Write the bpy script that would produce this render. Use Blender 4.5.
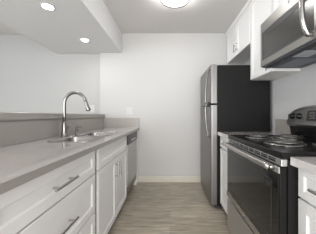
import bpy, bmesh, math, random
from mathutils import Vector, Matrix
random.seed(7)
S = bpy.context.scene
C = S.collection
for o in list(bpy.data.objects): bpy.data.objects.remove(o)

# ------------------------------------------------------------ camera
H = 1.108
cd = bpy.data.cameras.new('camera'); cam = bpy.data.objects.new('camera', cd); C.objects.link(cam)
cd.sensor_width = 36; cd.sensor_fit = 'HORIZONTAL'; cd.lens = 180/316*36
cd.shift_x = -12/316; cd.shift_y = -1.5/316
cd.clip_start = .02
cam.location = (0, 0, H); cam.rotation_euler = (math.pi/2, 0, 0)
S.camera = cam
# ------------------------------------------------------------ world + exposure
w = bpy.data.worlds.new('world'); S.world = w; w.use_nodes = True
w.node_tree.nodes['Background'].inputs[0].default_value = (.80, .88, 1, 1)
w.node_tree.nodes['Background'].inputs[1].default_value = 1.0
S.view_settings.view_transform = 'Standard'; S.view_settings.look = 'None'
S.view_settings.gamma = 1; S.view_settings.use_curve_mapping = False
S.view_settings.exposure = 0.10

def area(name, loc, rot, sx, sy, power, col):
    l = bpy.data.lights.new(name, 'AREA'); l.shape = 'RECTANGLE'; l.size = sx; l.size_y = sy
    l.energy = power; l.color = col
    o = bpy.data.objects.new(name, l); o.location = loc; o.rotation_euler = rot; C.objects.link(o); return o
# added area fills standing in for unseen windows behind the camera and dining-side
area('rear_window_fill', (-.35, -3.13, 1.12), (math.pi/2, 0, 0), 2.9, 2.1, 185, (1, .985, .965))
area('dining_window_fill', (-4.13, -.5, 1.45), (math.pi/2, 0, -math.pi/2), 2.3, 1.5, 92, (.86, .93, 1))

# ------------------------------------------------------------ materials
def mat(name, col, rough=.5, metal=0, spec=.5, emis=None, es=0, coat=0):
    m = bpy.data.materials.new(name); m.use_nodes = True
    b = m.node_tree.nodes['Principled BSDF']
    b.inputs['Base Color'].default_value = (*col, 1); b.inputs['Roughness'].default_value = rough
    b.inputs['Metallic'].default_value = metal; b.inputs['Specular IOR Level'].default_value = spec
    b.inputs['Coat Weight'].default_value = coat
    if emis: b.inputs['Emission Color'].default_value = (*emis, 1); b.inputs['Emission Strength'].default_value = es
    return m
def noisy(m, scale, amt, stretch=(1, 1, 1), bump=0, detail=4, rough_amt=0):
    nt = m.node_tree; b = nt.nodes['Principled BSDF']; N = nt.nodes.new; L = nt.links.new
    tc = N('ShaderNodeTexCoord'); mp = N('ShaderNodeMapping'); mp.inputs['Scale'].default_value = stretch
    nz = N('ShaderNodeTexNoise'); nz.inputs['Scale'].default_value = scale; nz.inputs['Detail'].default_value = detail
    L(tc.outputs['Object'], mp.inputs[0]); L(mp.outputs[0], nz.inputs['Vector'])
    c = b.inputs['Base Color'].default_value[:3]
    rp = N('ShaderNodeValToRGB'); rp.color_ramp.elements[0].position = .3; rp.color_ramp.elements[1].position = .7
    rp.color_ramp.elements[0].color = (*[max(0, x*(1-amt)) for x in c], 1)
    rp.color_ramp.elements[1].color = (*[min(1, x*(1+amt)) for x in c], 1)
    L(nz.outputs['Fac'], rp.inputs[0]); L(rp.outputs[0], b.inputs['Base Color'])
    if bump:
        bp = N('ShaderNodeBump'); bp.inputs['Strength'].default_value = bump; bp.inputs['Distance'].default_value = .002
        L(nz.outputs['Fac'], bp.inputs['Height']); L(bp.outputs[0], b.inputs['Normal'])
    return m
M = {}
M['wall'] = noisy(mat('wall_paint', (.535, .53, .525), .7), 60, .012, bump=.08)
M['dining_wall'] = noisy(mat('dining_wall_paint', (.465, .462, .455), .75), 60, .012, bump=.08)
M['ceiling'] = noisy(mat('ceiling_paint', (.68, .665, .655), .8), 80, .015, bump=.15)
M['soffit'] = noisy(mat('soffit_paint', (.70, .70, .705), .75), 80, .012, bump=.1)
M['trimwhite'] = noisy(mat('baseboard_paint', (.60, .57, .50), .45), 20, .02)
M['cab'] = noisy(mat('cabinet_paint', (.83, .825, .82), .38), 12, .012)
M['cabin'] = noisy(mat('cabinet_box_paint', (.74, .73, .71), .5), 12, .02)
M['toe'] = noisy(mat('toe_kick_dark', (.10, .09, .085), .7), 12, .1)
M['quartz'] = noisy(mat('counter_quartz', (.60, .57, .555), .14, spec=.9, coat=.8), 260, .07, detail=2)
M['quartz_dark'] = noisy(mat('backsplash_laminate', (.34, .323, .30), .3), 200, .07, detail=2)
M['steel'] = noisy(mat('brushed_stainless', (.50, .49, .47), .27, 1), 30, .06, (1, 40, 40), bump=.03)
M['steel_range'] = noisy(mat('range_satin_steel', (.55, .55, .55), .42, 1), 30, .06, (40, 1, 40))
M['steel_v'] = noisy(mat('brushed_stainless_upright', (.27, .262, .258), .42, 1), 30, .06, (40, 40, 1), bump=.03)
M['steel_dark'] = noisy(mat('smoked_stainless', (.25, .24, .235), .34, .9), 30, .06, (1, 30, 30))
M['sinksteel'] = noisy(mat('sink_satin_steel', (.36, .35, .345), .26, 1), 30, .06, (1, 40, 40))
M['washer_panel'] = noisy(mat('dishwasher_dark_panel', (.07, .068, .066), .35, .6), 30, .06)
M['steel_oven'] = noisy(mat('microwave_stainless', (.36, .35, .335), .36, 1), 30, .06, (40, 1, 40))
M['chrome'] = noisy(mat('polished_nickel', (.50, .49, .485), .2, 1), 10, .02)
M['nickel'] = noisy(mat('brushed_nickel', (.27, .26, .25), .3, 1), 60, .05)
M['black'] = noisy(mat('black_enamel', (.009, .0088, .0088), .2, 0, .2), 50, .1)
M['blackside'] = noisy(mat('textured_black_steel', (.010, .0098, .0098), .5, 0, .18), 400, .2, bump=.3)
M['glass'] = noisy(mat('black_oven_glass', (.012, .012, .0115), .06, 0, .5), 5, .05)
M['mwglass'] = noisy(mat('tinted_microwave_glass', (.055, .053, .05), .2, 0, .6), 500, .25, detail=1)
M['plastic'] = noisy(mat('dark_plastic', (.05, .05, .05), .45), 60, .08)
M['grey_plastic'] = noisy(mat('underside_grey_paint', (.075, .08, .095), .5), 60, .08)
M['filter'] = noisy(mat('aluminium_mesh_filter', (.20, .21, .245), .45, .7), 300, .3)
M['lens'] = mat('hood_lamp_lens', (.36, .38, .42), .3)
M['outlet'] = noisy(mat('white_wallplate_plastic', (.58, .58, .575), .4), 20, .01)
M['slot'] = mat('outlet_slot', (.15, .15, .15), .6)
M['coil'] = noisy(mat('coil_element', (.20, .197, .19), .3, .85), 40, .15)
M['bowl'] = noisy(mat('drip_bowl_dark_enamel', (.02, .02, .02), .3, .3), 30, .08)
M['dome'] = mat('frosted_glass_lit', (.9, .9, .88), .4, emis=(1, .985, .955), es=27)
M['shade'] = mat('frosted_shade_side', (.9, .9, .88), .4, emis=(1, .985, .955), es=28)
M['can'] = mat('downlight_lens_lit', (.9, .9, .88), .4, emis=(1, .98, .95), es=120)
M['mark'] = mat('printed_mark', (.12, .12, .12), .5)
def floor_mat():
    m = mat('vinyl_plank', (.4, .35, .3), .38); nt = m.node_tree; b = nt.nodes['Principled BSDF']
    N = nt.nodes.new; L = nt.links.new
    tc = N('ShaderNodeTexCoord'); br = N('ShaderNodeTexBrick')
    br.offset = .37; br.inputs['Scale'].default_value = 1; br.inputs['Brick Width'].default_value = 1.22
    br.inputs['Row Height'].default_value = .15; br.inputs['Mortar Size'].default_value = .0012
    br.inputs['Color1'].default_value = (.385, .345, .285, 1); br.inputs['Color2'].default_value = (.475, .43, .365, 1)
    br.inputs['Mortar'].default_value = (.20, .17, .135, 1); br.inputs['Bias'].default_value = 0
    L(tc.outputs['Object'], br.inputs['Vector'])
    mp = N('ShaderNodeMapping'); mp.inputs['Scale'].default_value = (1.6, 16, 1)
    nz = N('ShaderNodeTexNoise'); nz.inputs['Scale'].default_value = 2.6; nz.inputs['Detail'].default_value = 8; nz.inputs['Roughness'].default_value = .65
    nz.inputs['Distortion'].default_value = .8
    L(tc.outputs['Object'], mp.inputs[0]); L(mp.outputs[0], nz.inputs['Vector'])
    rp = N('ShaderNodeValToRGB'); e = rp.color_ramp.elements
    e[0].position = .3; e[0].color = (.56, .54, .50, 1); e[1].position = .68; e[1].color = (1.22, 1.21, 1.18, 1)
    mx = N('ShaderNodeMix'); mx.data_type = 'RGBA'; mx.blend_type = 'MULTIPLY'; mx.inputs[0].default_value = 1
    L(nz.outputs['Fac'], rp.inputs[0]); L(br.outputs['Color'], mx.inputs[6]); L(rp.outputs[0], mx.inputs[7])
    L(mx.outputs[2], b.inputs['Base Color'])
    bp = N('ShaderNodeBump'); bp.inputs['Strength'].default_value = .15; bp.inputs['Distance'].default_value = .002
    L(nz.outputs['Fac'], bp.inputs['Height']); L(bp.outputs[0], b.inputs['Normal'])
    return m
M['floor'] = floor_mat()

# ------------------------------------------------------------ helpers
def root_loc(o):
    while o.parent: o = o.parent
    return Vector(o.location)
def obj(name, bm, m, parent=None, smooth=False, bevel=0, seg=2):
    bmesh.ops.recalc_face_normals(bm, faces=bm.faces)
    me = bpy.data.meshes.new(name)
    if parent: bmesh.ops.translate(bm, verts=bm.verts, vec=-root_loc(parent))
    bm.to_mesh(me); bm.free()
    me.materials.append(M[m])
    o = bpy.data.objects.new(name, me); C.objects.link(o)
    if smooth:
        for p in me.polygons: p.use_smooth = True
    if parent: o.parent = parent
    if bevel:
        md = o.modifiers.new('bevel', 'BEVEL'); md.width = bevel; md.segments = seg; md.limit_method = 'ANGLE'; md.angle_limit = .6
    return o
def tag(o, label, cat, group=None):
    o['label'] = label; o['category'] = cat
    if group: o['group'] = group
    return o
def thing(name, label, cat, loc=(0, 0, 0), group=None):
    o = bpy.data.objects.new(name, None); C.objects.link(o); o.location = loc; o.empty_display_size = .1
    return tag(o, label, cat, group)
def struct(o): o['kind'] = 'structure'; return o
def box(bm, x0, x1, y0, y1, z0, z1):
    r = bmesh.ops.create_cube(bm, size=1)
    for v in r['verts']:
        v.co = Vector(((x0+x1)/2+v.co.x*abs(x1-x0), (y0+y1)/2+v.co.y*abs(y1-y0), (z0+z1)/2+v.co.z*abs(z1-z0)))
    return bm
def B(*a):
    bm = bmesh.new()
    if isinstance(a[0], (tuple, list)):
        for q in a: box(bm, *q)
    else: box(bm, *a)
    return bm
def prism(bm, pts, axis, a0, a1):
    """polygon pts in the two other axes, extruded along axis"""
    def P(p, a): return {'x': (a, p[0], p[1]), 'y': (p[0], a, p[1]), 'z': (p[0], p[1], a)}[axis]
    va = [bm.verts.new(P(p, a0)) for p in pts]; vb = [bm.verts.new(P(p, a1)) for p in pts]
    bm.faces.new(va); bm.faces.new(vb); n = len(pts)
    for i in range(n): bm.faces.new((va[i], va[(i+1) % n], vb[(i+1) % n], vb[i]))
    return bm
def tube(bm, pts, r, n=12, caps=True):
    """round tube through pts; r a number or a list"""
    pts = [Vector(p) for p in pts]; rs = r if isinstance(r, list) else [r]*len(pts)
    rings = []; up = None
    for i, p in enumerate(pts):
        t = (pts[min(i+1, len(pts)-1)]-pts[max(i-1, 0)]).normalized()
        if up is None:
            up = Vector((0, 0, 1)) if abs(t.z) < .9 else Vector((1, 0, 0))
        a = t.cross(up).normalized(); b2 = a.cross(t).normalized(); up = b2
        rings.append([bm.verts.new(p+(a*math.cos(2*math.pi*k/n)+b2*math.sin(2*math.pi*k/n))*rs[i]) for k in range(n)])
    for i in range(len(rings)-1):
        for k in range(n): bm.faces.new((rings[i][k], rings[i][(k+1) % n], rings[i+1][(k+1) % n], rings[i+1][k]))
    if caps: bm.faces.new(rings[0]); bm.faces.new(rings[-1])
    return bm
def lathe(bm, prof, c, axis='z', n=32, loop=False):
    c = Vector(c); rings = []
    for r, h in prof:
        ring = []
        for k in range(n):
            a = 2*math.pi*k/n; u, v = max(r, 1e-4)*math.cos(a), max(r, 1e-4)*math.sin(a)
            ring.append(bm.verts.new(c+Vector({'z': (u, v, h), 'x': (h, u, v), 'y': (u, h, v)}[axis])))
        rings.append(ring)
    for i in range(len(rings)-1):
        for k in range(n): bm.faces.new((rings[i][k], rings[i][(k+1) % n], rings[i+1][(k+1) % n], rings[i+1][k]))
    if loop:
        for k in range(n): bm.faces.new((rings[-1][k], rings[-1][(k+1) % n], rings[0][(k+1) % n], rings[0][k]))
    else: bm.faces.new(rings[0]); bm.faces.new(rings[-1])
    return bm
def shaker(x, s, y0, y1, z0, z1, th=.019, rail=.055, rec=.008, bead=.007):
    """recessed-panel slab; x = front face plane, s = +1 when the front faces +X"""
    bm = bmesh.new()
    def ring(inset, depth):
        X = x-s*depth
        return [bm.verts.new((X, a, b)) for a, b in ((y0+inset, z0+inset), (y1-inset, z0+inset), (y1-inset, z1-inset), (y0+inset, z1-inset))]
    R = [ring(0, th), ring(0, .0025), ring(.0025, 0), ring(rail, 0), ring(rail+.0015, .003), ring(rail+bead, rec)]
    bm.faces.new(R[0])
    for i in range(len(R)-1):
        for k in range(4): bm.faces.new((R[i][k], R[i][(k+1) % 4], R[i+1][(k+1) % 4], R[i+1][k]))
    bm.faces.new(R[-1])
    return bm
def bar_handle(parent, x, s, a, b, length, vertical, r=.0068, so=.032):
    """bar pull centred at (y=a, z=b) standing off plane x towards s"""
    bm = bmesh.new(); h = length/2; p = h*.68
    X = x+s*so
    if vertical:
        tube(bm, [(X, a, b-h), (X, a, b+h)], r)
        for q in (-p, p): tube(bm, [(x, a, b+q), (X, a, b+q)], r*.85)
    else:
        tube(bm, [(X, a-h, b), (X, a+h, b)], r)
        for q in (-p, p): tube(bm, [(x, a+q, b), (X, a+q, b)], r*.85)
    o = obj('handle', bm, 'chrome', parent, smooth=False); o['label'] = 'polished metal bar pull'
    return o

# ------------------------------------------------------------ the room
ZC = 2.478; YB = 3.0; XR = 1.215; XK = -1.167; YD = 3.06; YR = -3.1; XD = -4.1
struct(obj('floor', B(XD-.1, XR+.1, YR-.1, YD+.1, -.06, 0), 'floor'))
struct(obj('ceiling', B(XD-.1, XR+.1, YR-.1, YD+.1, ZC, ZC+.1), 'ceiling'))
struct(obj('wall_back', B(XK, XR+.1, YB, YB+.12, 0, ZC), 'wall'))
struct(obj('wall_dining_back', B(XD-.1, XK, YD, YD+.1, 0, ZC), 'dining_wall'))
struct(obj('wall_right', B(XR, XR+.1, YR-.1, YB, 0, ZC), 'wall'))
# rear wall and dining-side wall, each with an added opening for the fills
def holed(name, fixed, a0, a1, h0, h1, z0, z1, m):
    f0, f1 = fixed
    def q(p0, p1, c0, c1): return (p0, p1, f0, f1, c0, c1) if m[0] == 'y' else (f0, f1, p0, p1, c0, c1)
    return struct(obj(name, B(q(a0, h0, 0, ZC), q(h1, a1, 0, ZC), q(h0, h1, 0, z0), q(h0, h1, z1, ZC)), m[1]))
holed('wall_rear', (YR-.1, YR), XD-.1, XR, -1.8, 1.1, .04, 2.2, ('y', 'wall'))
holed('wall_dining_left', (XD-.1, XD), YR, YD, -1.65, .65, .7, 2.2, ('x', 'dining_wall'))
struct(obj('added_window_1', B((-1.8, 1.1, YR-.06, YR-.02, .04, .09), (-1.8, 1.1, YR-.06, YR-.02, 2.15, 2.2), (-1.8, -1.75, YR-.06, YR-.02, .09, 2.15), (1.05, 1.1, YR-.06, YR-.02, .09, 2.15), (-.37, -.33, YR-.06, YR-.02, .09, 2.15)), 'trimwhite'))  # added frame around the fill behind the camera
struct(obj('added_window_2', B((XD-.06, XD-.02, -1.65, .65, .7, .75), (XD-.06, XD-.02, -1.65, .65, 2.15, 2.2), (XD-.06, XD-.02, -1.65, -1.6, .75, 2.15), (XD-.06, XD-.02, .6, .65, .75, 2.15), (XD-.06, XD-.02, -.52, -.48, .75, 2.15)), 'trimwhite'))  # added frame for the dining-side fill, out of view
bm = prism(bmesh.new(), [(-.8, YR), (-.8, YB), (XK, YB), (XK, YD), (-1.9, YD), (-1.9, YR)], 'z', 2.15, ZC)
struct(obj('ceiling_soffit', bm, 'soffit'))
XS = -1.10   # backsplash face of the half wall
struct(obj('wall_left', B(-1.24, XS-.02, .2, YB-.001, 0, 1.10), 'wall'))
prof = [(0, 0), (.013, 0), (.013, .082), (.009, .093), (0, .095)]
bm = prism(bmesh.new(), [(YB-a, b) for a, b in prof], 'x', -.54, XR)
struct(obj('baseboard_back', bm, 'trimwhite'))

# ------------------------------------------------------------ left counter run
ZT = .9025; ZU = .869; XF = -.51; XFC = -.535; ZK = .085; ZR = .918
def body(parent, x0, x1, y0, y1, z0, z1, m='cabin', name='body', t=.018):
    """open-fronted? no: carcass box with a face frame set just behind the doors"""
    return obj(name, B(x0, x1, y0, y1, z0, z1), m, parent, bevel=.001, seg=1)
def base_cab(label, y0, y1, side, fronts, gap=.0015):
    """side -1: left run (front faces +X), +1: right run. fronts = list of dicts"""
    s = 1 if side < 0 else -1
    xf = XFC if side < 0 else .584
    xb = XS-.018 if side < 0 else XR-.002
    t = thing('base_cabinet', label, 'cabinet', ((xf+xb)/2, (y0+y1)/2, 0))
    xi = xf-s*.021
    X0, X1 = min(xi, xb), max(xi, xb); Y0, Y1 = y0+gap, y1-gap; ZB = (ZU if side < 0 else ZR-.0335)-.0055; p = .018
    fr = (X1-.02, X1) if s > 0 else (X0, X0+.02); bk = (X0, X0+.008) if s > 0 else (X1-.008, X1)
    obj('body', B((X0, X1, Y0, Y0+p, ZK, ZB), (X0, X1, Y1-p, Y1, ZK, ZB), (X0, X1, Y0, Y1, ZK, ZK+p), (*bk, Y0, Y1, ZK, ZB),
                  (*fr, Y0, Y0+.038, ZK, ZB), (*fr, Y1-.038, Y1, ZK, ZB), (*fr, Y0, Y1, ZB-.03, ZB), (*fr, Y0, Y1, .67, .745), (*fr, Y0, Y1, ZK, ZK+.03)), 'cabin', t)
    xk = xf-s*.075
    obj('toe_kick', B(min(xk, xb), max(xk, xb), y0+gap, y1-gap, 0, ZK), 'toe', t)
    for f in fronts:
        d = obj(f['kind'], shaker(xf, s, f['y0'], f['y1'], f['z0'], f['z1'], rail=f.get('rail', .05)), 'cab', t)
        for h in f.get('handles', []): bar_handle(d, xf, s, *h)
    return t
base_cab('white base cabinet beyond the near end of the three-drawer cabinet', .21, .495, -1,
         [dict(kind='drawer', y0=.215, y1=.49, z0=.70, z1=.862), dict(kind='door', y0=.215, y1=.49, z0=ZK+.005, z1=.688)])
base_cab('white three-drawer base cabinet with long bar pulls in the left foreground', .495, 1.33, -1,
         [dict(kind='drawer', y0=.51, y1=1.292, z0=.696, z1=.862, handles=[(.89, .775, .19, False)]),
          dict(kind='drawer', y0=.51, y1=1.292, z0=.425, z1=.688, handles=[(.89, .552, .19, False)]),
          dict(kind='drawer', y0=.51, y1=1.292, z0=ZK+.008, z1=.417, handles=[(.89, .28, .19, False)])])
base_cab('white sink base cabinet with two doors beside the dishwasher', 1.33, 2.24, -1,
         [dict(kind='false_drawer_front', y0=1.345, y1=2.228, z0=.696, z1=.862),
          dict(kind='door', y0=1.345, y1=1.785, z0=ZK+.008, z1=.688, handles=[(1.760, .575, .165, True)]),
          dict(kind='door', y0=1.79, y1=2.228, z0=ZK+.008, z1=.688, handles=[(1.846, .575, .165, True)])])
# counter with sink cut-outs: one slab with two rectangular rounded holes
SX0, SX1 = -.965, -.635; B1 = (1.40, 1.765); B2 = (1.815, 2.222)
def rrect(x0, x1, y0, y1, r, n=5):
    P = []
    for cx, cy, a0 in ((x1-r, y1-r, 0), (x0+r, y1-r, 90), (x0+r, y0+r, 180), (x1-r, y0+r, 270)):
        for k in range(n+1):
            a = math.radians(a0+90*k/n); P.append((cx+r*math.cos(a), cy+r*math.sin(a)))
    return P
def slab_with_holes(outer, holes, z0, z1):
    bm = bmesh.new(); loops = []
    for z in (z1, z0):
        es = []
        for poly in [outer]+holes:
            vs = [bm.verts.new((p[0], p[1], z)) for p in poly]; loops.append(vs)
            es += [bm.edges.new((vs[i], vs[(i+1) % len(vs)])) for i in range(len(vs))]
        bmesh.ops.triangle_fill(bm, use_beauty=True, edges=es)
    n = len(loops)//2
    for i in range(n):
        a, b = loops[i], loops[i+n]
        for k in range(len(a)): bm.faces.new((a[k], a[(k+1) % len(a)], b[(k+1) % len(b)], b[k]))
    return bm
bm = slab_with_holes([(XS-.019, .2), (XF-.006, .2), (XF-.006, YB-.002), (XS-.019, YB-.002)], [rrect(SX0, SX1, *B1, .05), rrect(SX0, SX1, *B2, .05)], ZU, ZT)
ct = thing('countertop', 'long pale grey countertop over the left cabinets, cut out for the sink', 'countertop', (-.8, 1.6, ZU))
obj('slab', bm, 'quartz', ct)
o = obj('front_edge', B(XF-.006, XF, .2, YB-.002, ZU, ZT), 'quartz_dark', ct, bevel=.0012); o['label'] = 'grey edge strip coloured darker than the lit top, like the backsplash'  # top and edge light difference put into two colours of one counter
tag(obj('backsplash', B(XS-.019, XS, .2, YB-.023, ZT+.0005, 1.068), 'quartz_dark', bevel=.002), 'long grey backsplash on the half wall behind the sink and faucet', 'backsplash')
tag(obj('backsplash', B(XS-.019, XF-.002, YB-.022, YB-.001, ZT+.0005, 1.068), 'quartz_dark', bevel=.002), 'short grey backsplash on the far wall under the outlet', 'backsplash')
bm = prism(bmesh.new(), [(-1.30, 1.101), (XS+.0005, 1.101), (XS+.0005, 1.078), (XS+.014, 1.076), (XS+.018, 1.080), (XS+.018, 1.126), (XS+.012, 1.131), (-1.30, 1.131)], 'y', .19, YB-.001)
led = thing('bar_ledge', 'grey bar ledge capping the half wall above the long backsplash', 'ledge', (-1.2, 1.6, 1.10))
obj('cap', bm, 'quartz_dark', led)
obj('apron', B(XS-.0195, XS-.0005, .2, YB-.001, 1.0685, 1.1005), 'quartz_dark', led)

# sink
sk = thing('sink', 'stainless double-bowl sink set into the left countertop below the faucet', 'sink', (-.8, 1.83, ZU))
def bowl(y0, y1):
    bm = bmesh.new()
    rings = []
    for ins, z, r in ((-.012, ZT+.0035, .062), (-.010, ZT+.0045, .060), (.0005, ZT+.003, .05), (.004, ZT-.01, .05), (.010, ZT-.15, .045), (.03, ZT-.178, .04), (.12, ZT-.185, .03)):
        rings.append([bm.verts.new((p[0], p[1], z)) for p in rrect(SX0+ins, SX1-ins, y0+ins, y1-ins, r)])
    # under-rim lip
    low = [bm.verts.new((p[0], p[1], ZT+.0006)) for p in rrect(SX0-.012, SX1+.012, y0-.012, y1+.012, .062)]
    rings.insert(0, low)
    for i in range(len(rings)-1):
        n = len(rings[i])
        for k in range(n): bm.faces.new((rings[i][k], rings[i][(k+1) % n], rings[i+1][(k+1) % n], rings[i+1][k]))
    bm.faces.new(rings[-1])
    return bm
for y0, y1 in (B1, B2):
    b = obj('bowl', bowl(y0, y1), 'sinksteel', sk, smooth=True)
    d = obj('drain', lathe(bmesh.new(), [(.045, .0005), (.045, .004), (.034, .004), (.030, -.0), (.008, .001), (.008, .006), (0, .006)], ((SX0+SX1)/2, (y0+y1)/2, ZT-.185), n=24), 'chrome', b)
# faucet
fx, fy = -1.035, 1.765
fc = thing('faucet', 'tall brushed nickel gooseneck faucet with pull-down head behind the sink', 'faucet', (fx, fy, ZT))
obj('base', lathe(bmesh.new(), [(.036, .0005), (.036, .006), (.032, .012), (.028, .03), (.024, .06), (.021, .115), (.018, .14), (.0145, .15)], (fx, fy, ZT)), 'nickel', fc, smooth=True)
pts = [(fx, fy, ZT+.145), (fx, fy, ZT+.20), (fx, fy, ZT+.26)]; rad = .105
for k in range(0, 17):
    a = math.pi-math.pi*k/16*.93
    pts.append((fx+rad+rad*math.cos(a), fy, ZT+.325+rad*math.sin(a)))
obj('spout', tube(bmesh.new(), pts, .0148, 16), 'nickel', fc, smooth=True)
e = Vector(pts[-1]); dr = (Vector(pts[-1])-Vector(pts[-2])).normalized()
hd = obj('spray_head', tube(bmesh.new(), [e-dr*.006, e+dr*.002, e+dr*.03, e+dr*.055, e+dr*.092, e+dr*.097], [.0135, .0155, .0155, .017, .0225, .020], 16), 'nickel', fc, smooth=True)
obj('nozzle_face', tube(bmesh.new(), [e+dr*.096, e+dr*.0995], .0175, 16), 'plastic', hd)
lv = obj('lever', tube(bmesh.new(), [(fx+.015, fy, ZT+.085), (fx+.038, fy, ZT+.085), (fx+.052, fy-.004, ZT+.095), (fx+.085, fy-.012, ZT+.14)], [.013, .013, .008, .0055], 12), 'nickel', fc, smooth=True)
# soap dispenser
sx_, sy_ = -1.01, 1.95
sd = thing('soap_dispenser', 'small brushed nickel soap dispenser on the counter beside the faucet', 'soap dispenser', (sx_, sy_, ZT))
obj('base', lathe(bmesh.new(), [(.020, .0005), (.020, .006), (.013, .01), (.012, .045), (.014, .05), (.014, .06), (.006, .064)], (sx_, sy_, ZT), n=20), 'nickel', sd, smooth=True)
obj('spout', tube(bmesh.new(), [(sx_, sy_, ZT+.055), (sx_, sy_, ZT+.078), (sx_+.01, sy_, ZT+.084), (sx_+.05, sy_, ZT+.078)], .0065, 10), 'nickel', sd, smooth=True)

# dishwasher
dw = thing('dishwasher', 'stainless dishwasher with dark control strip under the left counter at the far wall', 'dishwasher', (-.83, 2.56, 0))
dy0, dy1 = 2.25, 2.865
obj('body', B(-1.11, -.56, dy0, dy1, .11, ZU-.004), 'plastic', dw)
obj('door', B(-.559, -.528, dy0+.003, dy1-.003, .205, .733), 'steel_range', dw, bevel=.004)
cp = obj('control_panel', B(-.559, -.522, dy0+.003, dy1-.003, .737, .860), 'washer_panel', dw, bevel=.004)
obj('pocket_handle', B(-.5225, -.512, dy0+.16, dy1-.16, .765, .792), 'steel', cp, bevel=.004)
for i in range(5): obj('button', B(-.5225, -.5205, dy0+.10+i*.03, dy0+.115+i*.03, .825, .835), 'mark', cp)
obj('lower_panel', B(-.559, -.535, dy0+.003, dy1-.003, .10, .198), 'steel_dark', dw, bevel=.003)
obj('toe_panel', B(-1.05, -.60, dy0+.003, dy1-.003, 0, .098), 'toe', dw)
tag(obj('filler_panel', B(-1.11, XFC, dy1+.003, YB-.014, 0, ZU-.001), 'cab', bevel=.001), 'narrow white filler panel between the dishwasher and the far wall', 'filler panel')

# ------------------------------------------------------------ fridge
fg = thing('refrigerator', 'tall stainless top-freezer refrigerator with black sides against the far right wall', 'refrigerator', (.85, 2.49, 0))
fy0, fy1 = 2.122, 2.862
obj('body', B(.562, 1.185, fy0, fy1, .035, 1.705), 'blackside', fg, bevel=.006)
def fdoor(z0, z1):
    r = .016; P = [(.556, fy0-.0), (.556, fy1)]
    P = [(.555, fy0+.002), (.483+r, fy0+.002)]+[(.483+r-r*math.sin(math.radians(a)), fy0+.002+r-r*math.cos(math.radians(a))) for a in (22, 45, 67, 90)]
    P += [(.483, fy1-.002-r)]+[(.483+r-r*math.cos(math.radians(a)), fy1-.002-r+r*math.sin(math.radians(a))) for a in (22, 45, 67, 90)]+[(.555, fy1-.002)]
    return prism(bmesh.new(), P, 'z', z0, z1)
def fhandle(door, ends):
    (h0, x0), (h1, x1) = ends   # attach end and the far-standing end
    n = 12; bm = bmesh.new(); pts = []
    for k in range(n+1):
        u = k/n; z = h0+(h1-h0)*u
        pts.append((x0+(x1-x0)*math.sin(min(1, u*1.25)*math.pi/2), fy0+.065, z))
    pts = [(.485, fy0+.065, h0)]+pts+[(.485, fy0+.065, h1)]
    tube(bm, pts, .013, 12)
    o = obj('handle', bm, 'steel_dark', door, smooth=True); o['label'] = 'curved dark steel handle'
dz = obj('freezer_door', fdoor(1.251, 1.713), 'steel_v', fg, bevel=.003)
fhandle(dz, ((1.66, .462), (1.262, .432)))
df = obj('door', fdoor(.052, 1.232), 'steel_v', fg, bevel=.003)
fhandle(df, ((.845, .462), (1.225, .432)))
obj('hinge_cover', B(.50, .63, fy1-.06, fy1-.01, 1.7135, 1.728), 'plastic', fg, bevel=.004)
obj('door_gasket', B(.5555, .5615, fy0+.01, fy1-.01, .06, 1.70), 'plastic', fg)
obj('toe_grille', B(.545, .60, fy0+.01, fy1-.01, .012, .048), 'plastic', fg)
for yy in (fy0+.05, fy1-.05):
    obj('foot', lathe(bmesh.new(), [(.018, 0), (.018, .012), (.012, .014), (.012, .036)], (.64, yy, 0), n=16), 'plastic', fg)
    obj('foot', lathe(bmesh.new(), [(.018, 0), (.018, .012), (.012, .014), (.012, .036)], (1.1, yy, 0), n=16), 'plastic', fg)

# ------------------------------------------------------------ right base cabinets + counters
base_cab('narrow white base cabinet squeezed between refrigerator and range', 1.623, 2.105, 1,
         [dict(kind='drawer', y0=1.633, y1=2.097, z0=.745, z1=.877, rail=.04, handles=[(1.865, .81, .13, False)]),
          dict(kind='door', y0=1.633, y1=2.097, z0=ZK+.008, z1=.728, handles=[(1.68, .62, .13, True)])])
base_cab('white base cabinet in the right foreground next to the range', .33, .826, 1,
         [dict(kind='drawer', y0=.34, y1=.822, z0=.740, z1=.877, rail=.035, handles=[(.64, .812, .15, False)]),
          dict(kind='door', y0=.34, y1=.822, z0=ZK+.008, z1=.731)])
tag(obj('countertop', B(.558, XR-.001, 1.621, 2.112, ZR-.0375, ZR), 'quartz', bevel=.002), 'short grey countertop piece between refrigerator and range', 'countertop')
tag(obj('countertop', B(.553, XR-.001, .32, .829, ZR-.0375, ZR), 'quartz', bevel=.002), 'grey countertop corner in the right foreground next to the range', 'countertop')
tag(obj('backsplash', B(XR-.021, XR-.001, 1.621, 2.045, ZR+.0005, 1.068), 'quartz_dark', bevel=.002), 'short grey backsplash on the right wall between refrigerator and range', 'backsplash')

# ------------------------------------------------------------ range
RY0, RY1 = .836, 1.615
rg = thing('range', 'black and stainless electric coil range with a wide oven window', 'range', (.87, 1.225, 0))
obj('body', B(.548, 1.195, RY0+.002, RY1-.002, .03, .903), 'black', rg, bevel=.003)
for xx in (.60, 1.14):
    for yy in (RY0+.05, RY1-.05): obj('foot', lathe(bmesh.new(), [(.017, 0), (.017, .01), (.01, .012), (.01, .031)], (xx, yy, 0), n=14), 'plastic', rg)
obj('side_panel', B(.548, .60, RY0-.002, RY0+.0015, .05, .897), 'blackside', rg)
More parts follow.
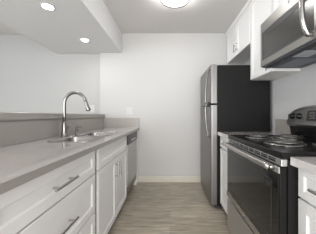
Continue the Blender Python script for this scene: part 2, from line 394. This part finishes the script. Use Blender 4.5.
# cooktop with raised rim
bm = bmesh.new()
x0, x1, y0, y1 = .522, 1.083, RY0, RY1
R = []
for ins, z in ((.004, .9045), (0, .908), (0, .930), (.004, .935), (.014, .935), (.022, .928)):
    R.append([bm.verts.new(v) for v in ((x0+ins, y0+ins, z), (x1-ins, y0+ins, z), (x1-ins, y1-ins, z), (x0+ins, y1-ins, z))])
bm.faces.new(R[0]); bm.faces.new(R[-1])
for i in range(len(R)-1):
    for q in range(4): bm.faces.new((R[i][q], R[i][(q+1) % 4], R[i+1][(q+1) % 4], R[i+1][q]))
obj('cooktop', bm, 'black', rg)
def burner(cx, cy, r):
    z = .928
    b = obj('burner', lathe(bmesh.new(), [(r+.022, .0), (r+.022, .005), (r+.014, .007), (r+.006, .003), (r*.6, .0015), (.02, .001), (0, .001)], (cx, cy, z), n=40), 'bowl', rg, smooth=True)
    b['label'] = 'grey electric coil over a dark drip bowl'
    turns = 4 if r > .09 else 3; pts = []; n = turns*26
    for k in range(n+1):
        u = k/n; rr = .02+(r-.02)*u; a = 2*math.pi*turns*u
        pts.append((cx+rr*math.cos(a), cy+rr*math.sin(a), z+.016))
    obj('coil', tube(bmesh.new(), pts, .0052, 8), 'coil', b, smooth=True)
    obj('trim_ring', lathe(bmesh.new(), [(r+.016, .0072), (r+.023, .0052), (r+.024, .0015), (r+.0215, .008), (r+.017, .0085)], (cx, cy, z), n=40, loop=True), 'steel', b, smooth=True)
    bm = bmesh.new()
    for a in (30, 150, 270):
        a = math.radians(a); tube(bm, [(cx, cy, z+.007), (cx+r*math.cos(a), cy+r*math.sin(a), z+.007)], .003, 6)
    obj('coil_support', bm, 'bowl', b)
burner(.725, 1.14, .094); burner(.715, 1.465, .072); burner(.955, 1.44, .090); burner(.955, 1.06, .072)
# vent trim strip between cooktop and door
vt = obj('vent_trim', B(.520, .549, RY0+.004, RY1-.004, .869, .902), 'steel_range', rg, bevel=.002)
for i in range(9):
    for z in (.880, .891): obj('vent_slot', B(.5187, .5215, RY0+.05+i*.078, RY0+.112+i*.078, z, z+.007), 'glass', vt)
# oven door
od = obj('oven_door', B(.513, .547, RY0+.004, RY1-.004, .399, .866), 'black', rg, bevel=.003)
obj('glass', B(.5105, .5135, RY0+.012, RY1-.012, .443, .842), 'glass', od, bevel=.001)
wf = obj('window_border', B((.5098, .5106, RY0+.07, RY1-.07, .785, .788), (.5098, .5106, RY0+.07, RY1-.07, .49, .493), (.5098, .5106, RY0+.07, RY0+.073, .493, .785), (.5098, .5106, RY1-.073, RY1-.07, .493, .785)), 'plastic', od)
obj('top_trim', B(.508, .5128, RY0+.004, RY1-.004, .836, .866), 'steel_range', od, bevel=.001)
bt = obj('bottom_trim', B(.506, .5128, RY0+.004, RY1-.004, .401, .442), 'steel', od, bevel=.001)
em = obj('emblem', lathe(bmesh.new(), [(.011, 0), (.011, -.0015), (.008, -.0015), (.008, -.0008), (0, -.0008)], (.506, 1.22, .4165), 'x', 24), 'mark', bt)
# handle: broad curved bar
bm = bmesh.new(); n = 20; prev = None
for i in range(n+1):
    u = i/n; y = RY0+.035+(RY1-RY0-.05)*u; bow = .018*math.sin(math.pi*min(1, max(0, u)))
    xc = .476-bow*.35; zc = .860
    ring = [bm.verts.new((xc+.011*math.cos(a)*1.0, y, zc+.017*math.sin(a))) for a in [2*math.pi*k/14 for k in range(14)]]
    if prev:
        for k in range(14): bm.faces.new((prev[k], prev[(k+1) % 14], ring[(k+1) % 14], ring[k]))
    else: bm.faces.new(ring)
    prev = ring
bm.faces.new(prev)
for yy in (RY0+.05, RY1-.03): tube(bm, [(.478, yy, .860), (.509, yy, .853)], .014, 12)
hh = obj('handle', bm, 'steel', od, smooth=True); hh['label'] = 'broad stainless oven handle'
# drawer
obj('storage_drawer', B(.512, .547, RY0+.004, RY1-.004, .10, .378), 'steel_range', rg, bevel=.004)
obj('toe_panel', B(.57, .60, RY0+.01, RY1-.01, .031, .098), 'black', rg)
# backguard
bg = obj('backguard', prism(bmesh.new(), [(1.205, .9285), (1.085, .9285), (1.068, 1.0195), (1.205, 1.0195)], 'y', RY0+.004, RY1-.004), 'black', rg)
bm = bmesh.new()
def bgp(y):   # cross-section of control console at y, top crowns toward the middle
    u = (y-RY0)/(RY1-RY0); e = 1-abs(2*u-1)**5
    zt = 1.135+.052*e
    return [(1.205, 1.0205), (1.058, 1.0205), (1.045, 1.034), (1.062, zt-.03), (1.078, zt-.008), (1.10, zt), (1.205, zt)]
prev = None; n = 28
for i in range(n+1):
    y = RY0+(RY1-RY0)*i/n; ring = [bm.verts.new((a, y, b)) for a, b in bgp(y)]
    if prev:
        for k in range(7): bm.faces.new((prev[k], prev[(k+1) % 7], ring[(k+1) % 7], ring[k]))
    else: bm.faces.new(ring)
    prev = ring
bm.faces.new(prev)
con = obj('control_console', bm, 'steel_dark', rg)
def facex(z): return 1.045+(z-1.034)/(1.15-1.034)*.017
for y in (1.545, 1.465, .985, .905):
    z = 1.103
    kb = obj('knob', lathe(bmesh.new(), [(.026, .006), (.026, -.004), (.021, -.008), (.018, -.028), (.015, -.031), (0, -.031)], (facex(z), y, z), 'x', 24), 'black', con, smooth=True)
    obj('knob_grip', B(facex(z)-.037, facex(z)-.029, y-.004, y+.004, z-.017, z+.017), 'plastic', kb)
fx1 = facex(1.105)
dp = obj('display_panel', prism(bmesh.new(), [(1.395, 1.060), (1.055, 1.060), (1.075, 1.152), (1.375, 1.152)], 'x', fx1-.010, fx1+.004), 'steel_v', con)
d2 = obj('display_face', prism(bmesh.new(), [(1.383, 1.066), (1.067, 1.066), (1.084, 1.146), (1.366, 1.146)], 'x', fx1-.0115, fx1-.0095), 'glass', dp)
for i in range(3):
    for z in (1.082, 1.102, 1.122):
        for q in (1.10, 1.27): obj('button', B(fx1-.0125, fx1-.0115, q+i*.028, q+i*.028+.018, z, z+.010), 'mark', dp)


# ------------------------------------------------------------ upper cabinets
XU = .945
def upper(label, y0, y1, z0, z1, doors):
    t = thing('wall_cabinet', label, 'cabinet', ((XU+XR)/2, (y0+y1)/2, z0))
    body(t, XU+.02, XR-.001, y0+.001, y1-.001, z0, z1)
    for d in doors:
        dd = obj('door', shaker(XU, -1, d[0], d[1], z0+.001, z1-.004, rail=.05), 'cab', t)
        if d[2]: bar_handle(dd, XU, -1, d[2][0], d[2][1], .12, True, so=.028)
    return t
ZD = 2.43
upper('white two-door wall cabinet over the refrigerator', 2.125, YB-.002, 1.965, ZD,
      [(2.135, 2.558, (2.520, 2.075)), (2.563, YB-.012, (2.602, 2.075))])
upper('tall narrow white wall cabinet hanging between refrigerator and microwave', 1.672, 2.122, 1.522, ZD,
      [(1.680, 2.115, (1.722, 1.60))])
upper('white wall cabinet directly above the microwave', .86, 1.668, 1.945, ZD,
      [(.870, 1.262, None), (1.267, 1.660, None)])
bm = prism(bmesh.new(), [(XR-.001, ZD+.001), (XU+.004, ZD+.001), (XU-.006, ZD+.008), (XU-.012, ZC-.012), (XU-.018, ZC-.001), (XR-.001, ZC-.001)], 'y', .86, YB-.001)
struct(obj('trim_1', bm, 'cab'))

# ------------------------------------------------------------ microwave
MY0, MY1 = .872, 1.655; MX = .833
mw = thing('microwave', 'stainless over-the-range microwave with dark window and curved handle', 'microwave', (1.0, 1.26, 1.55))
obj('body', B(MX+.03, XR-.002, MY0+.003, MY1-.003, 1.555, 1.938), 'plastic', mw, bevel=.003)
md = obj('door', B((MX, MX+.029, 1.02, MY1, 1.852, 1.94), (MX, MX+.029, 1.02, MY1, 1.552, 1.602), (MX, MX+.029, MY1-.028, MY1, 1.602, 1.852), (MX, MX+.029, 1.02, 1.04, 1.602, 1.852)), 'steel_oven', mw)
obj('window', B(MX+.004, MX+.028, 1.041, MY1-.029, 1.6025, 1.8515), 'mwglass', md)
obj('window_border', B((MX+.0025, MX+.0045, 1.06, 1.63, 1.808, 1.851), (MX+.0025, MX+.0045, 1.06, 1.63, 1.603, 1.616), (MX+.0025, MX+.0045, 1.617, 1.6255, 1.616, 1.808)), 'plastic', md)
obj('emblem', lathe(bmesh.new(), [(.012, 0), (.012, -.0015), (.009, -.0015), (.009, -.0008), (0, -.0008)], (MX, 1.262, 1.905), 'x', 24), 'mark', md)
bm = bmesh.new(); pts = []
for k in range(15):
    u = k/14; pts.append((MX-.022-.034*math.sin(math.pi*u)**.8, 1.062, 1.585+.32*u))
pts = [(MX+.001, 1.062, 1.588)]+pts+[(MX+.001, 1.062, 1.902)]
tube(bm, pts, .0145, 14)
o = obj('handle', bm, 'chrome', md, smooth=True); o['label'] = 'bright curved chrome handle'
pn = obj('control_panel', B(MX, MX+.029, MY0, 1.017, 1.552, 1.94), 'glass', mw, bevel=.003)
obj('button_grid', B(*[(MX-.001, MX+.0005, .90+i*.036, .925+i*.036, 1.62+j*.034, 1.64+j*.034) for i in range(3) for j in range(6)]), 'mark', pn)
un = obj('underside', B(MX+.012, XR-.01, MY0+.006, MY1-.006, 1.542, 1.5545), 'grey_plastic', mw, bevel=.002)
for a, b in ((1.36, 1.60), (.93, 1.17)):
    obj('grease_filter', B(.95, 1.13, a, b, 1.538, 1.5425), 'filter', un, bevel=.001)
obj('front_vent', B(*[(MX+.030+i*.012, MX+.036+i*.012, MY0+.05, MY1-.05, 1.5405, 1.5425) for i in range(5)]), 'black', un)
obj('hood_lamp', B(.90, 1.02, 1.20, 1.33, 1.539, 1.5425), 'lens', un, bevel=.001)

# ------------------------------------------------------------ lights in the ceiling
lx, ly, lr = .057, 2.0, .165
cl = thing('ceiling_light', 'round flush-mounted ceiling light with glowing frosted dome', 'light', (lx, ly, ZC))
obj('base_plate', lathe(bmesh.new(), [(lr-.02, -.0005), (lr-.02, -.008), (0, -.008)], (lx, ly, ZC), n=48), 'outlet', cl)
obj('shade_side', lathe(bmesh.new(), [(lr-.012, -.0085), (lr-.006, -.009), (lr-.006, -.060), (lr-.012, -.060)], (lx, ly, ZC), n=48, loop=True), 'shade', cl)
obj('ring', lathe(bmesh.new(), [(lr-.012, -.0605), (lr+.005, -.0605), (lr+.008, -.070), (lr+.004, -.082), (lr-.014, -.083)], (lx, ly, ZC), n=48, loop=True), 'steel_dark', cl, smooth=True)
obj('dome', lathe(bmesh.new(), [(lr-.0105, -.064)]+[((lr-.0105)*math.cos(math.radians(a)), -.066-.016*math.sin(math.radians(a))) for a in (5, 25, 50, 75, 90)], (lx, ly, ZC), n=48), 'dome', cl, smooth=True)
def can(label, x, y):
    t = thing('recessed_downlight', label, 'light', (x, y, 2.15), 'recessed downlights in the soffit')
    obj('trim_ring', lathe(bmesh.new(), [(.046, -.0005), (.060, -.0005), (.061, -.004), (.055, -.007), (.046, -.006)], (x, y, 2.15), n=40, loop=True), 'outlet', t, smooth=True)
    obj('lens', lathe(bmesh.new(), [(.046, -.001), (.045, -.005), (0, -.0055)], (x, y, 2.15), n=40), 'can', t)
can('glowing round recessed downlight in the soffit, the one nearer the camera', -1.166, 1.72)
can('glowing round recessed downlight in the soffit, the one nearer the far wall', -1.172, 2.48)

# ------------------------------------------------------------ outlet and switch plates
def plate(label, cat, x, y, z, wd, ht, n, kind):
    t = thing('wall_outlet' if kind == 'outlet' else 'light_switch', label, cat, (x, y, z))
    obj('cover_plate', B(x-wd/2, x+wd/2, y-.006, y-.0005, z-ht/2, z+ht/2), 'outlet', t, bevel=.003)
    for i in range(n):
        cx = x+(i-(n-1)/2)*.046
        if kind == 'outlet':
            r = obj('receptacle', B(cx-.016, cx+.016, y-.009, y-.0055, z-.034, z+.034), 'outlet', t, bevel=.002)
            for a in (-.009, .006):
                for q in (-.018, .018): obj('slot', B(cx+a, cx+a+.003, y-.0096, y-.0088, z+q-.005, z+q+.006), 'slot', r)
        else:
            obj('rocker', B(cx-.016, cx+.016, y-.010, y-.0055, z-.033, z+.033), 'outlet', t, bevel=.002)
plate('white double outlet plate on the far kitchen wall above the backsplash', 'outlet', -.665, YB, 1.187, .112, .12, 2, 'outlet')
plate('white switch plate on the grey dining wall near its corner', 'light switch', -1.32, YD, 1.225, .075, .12, 1, 'switch')
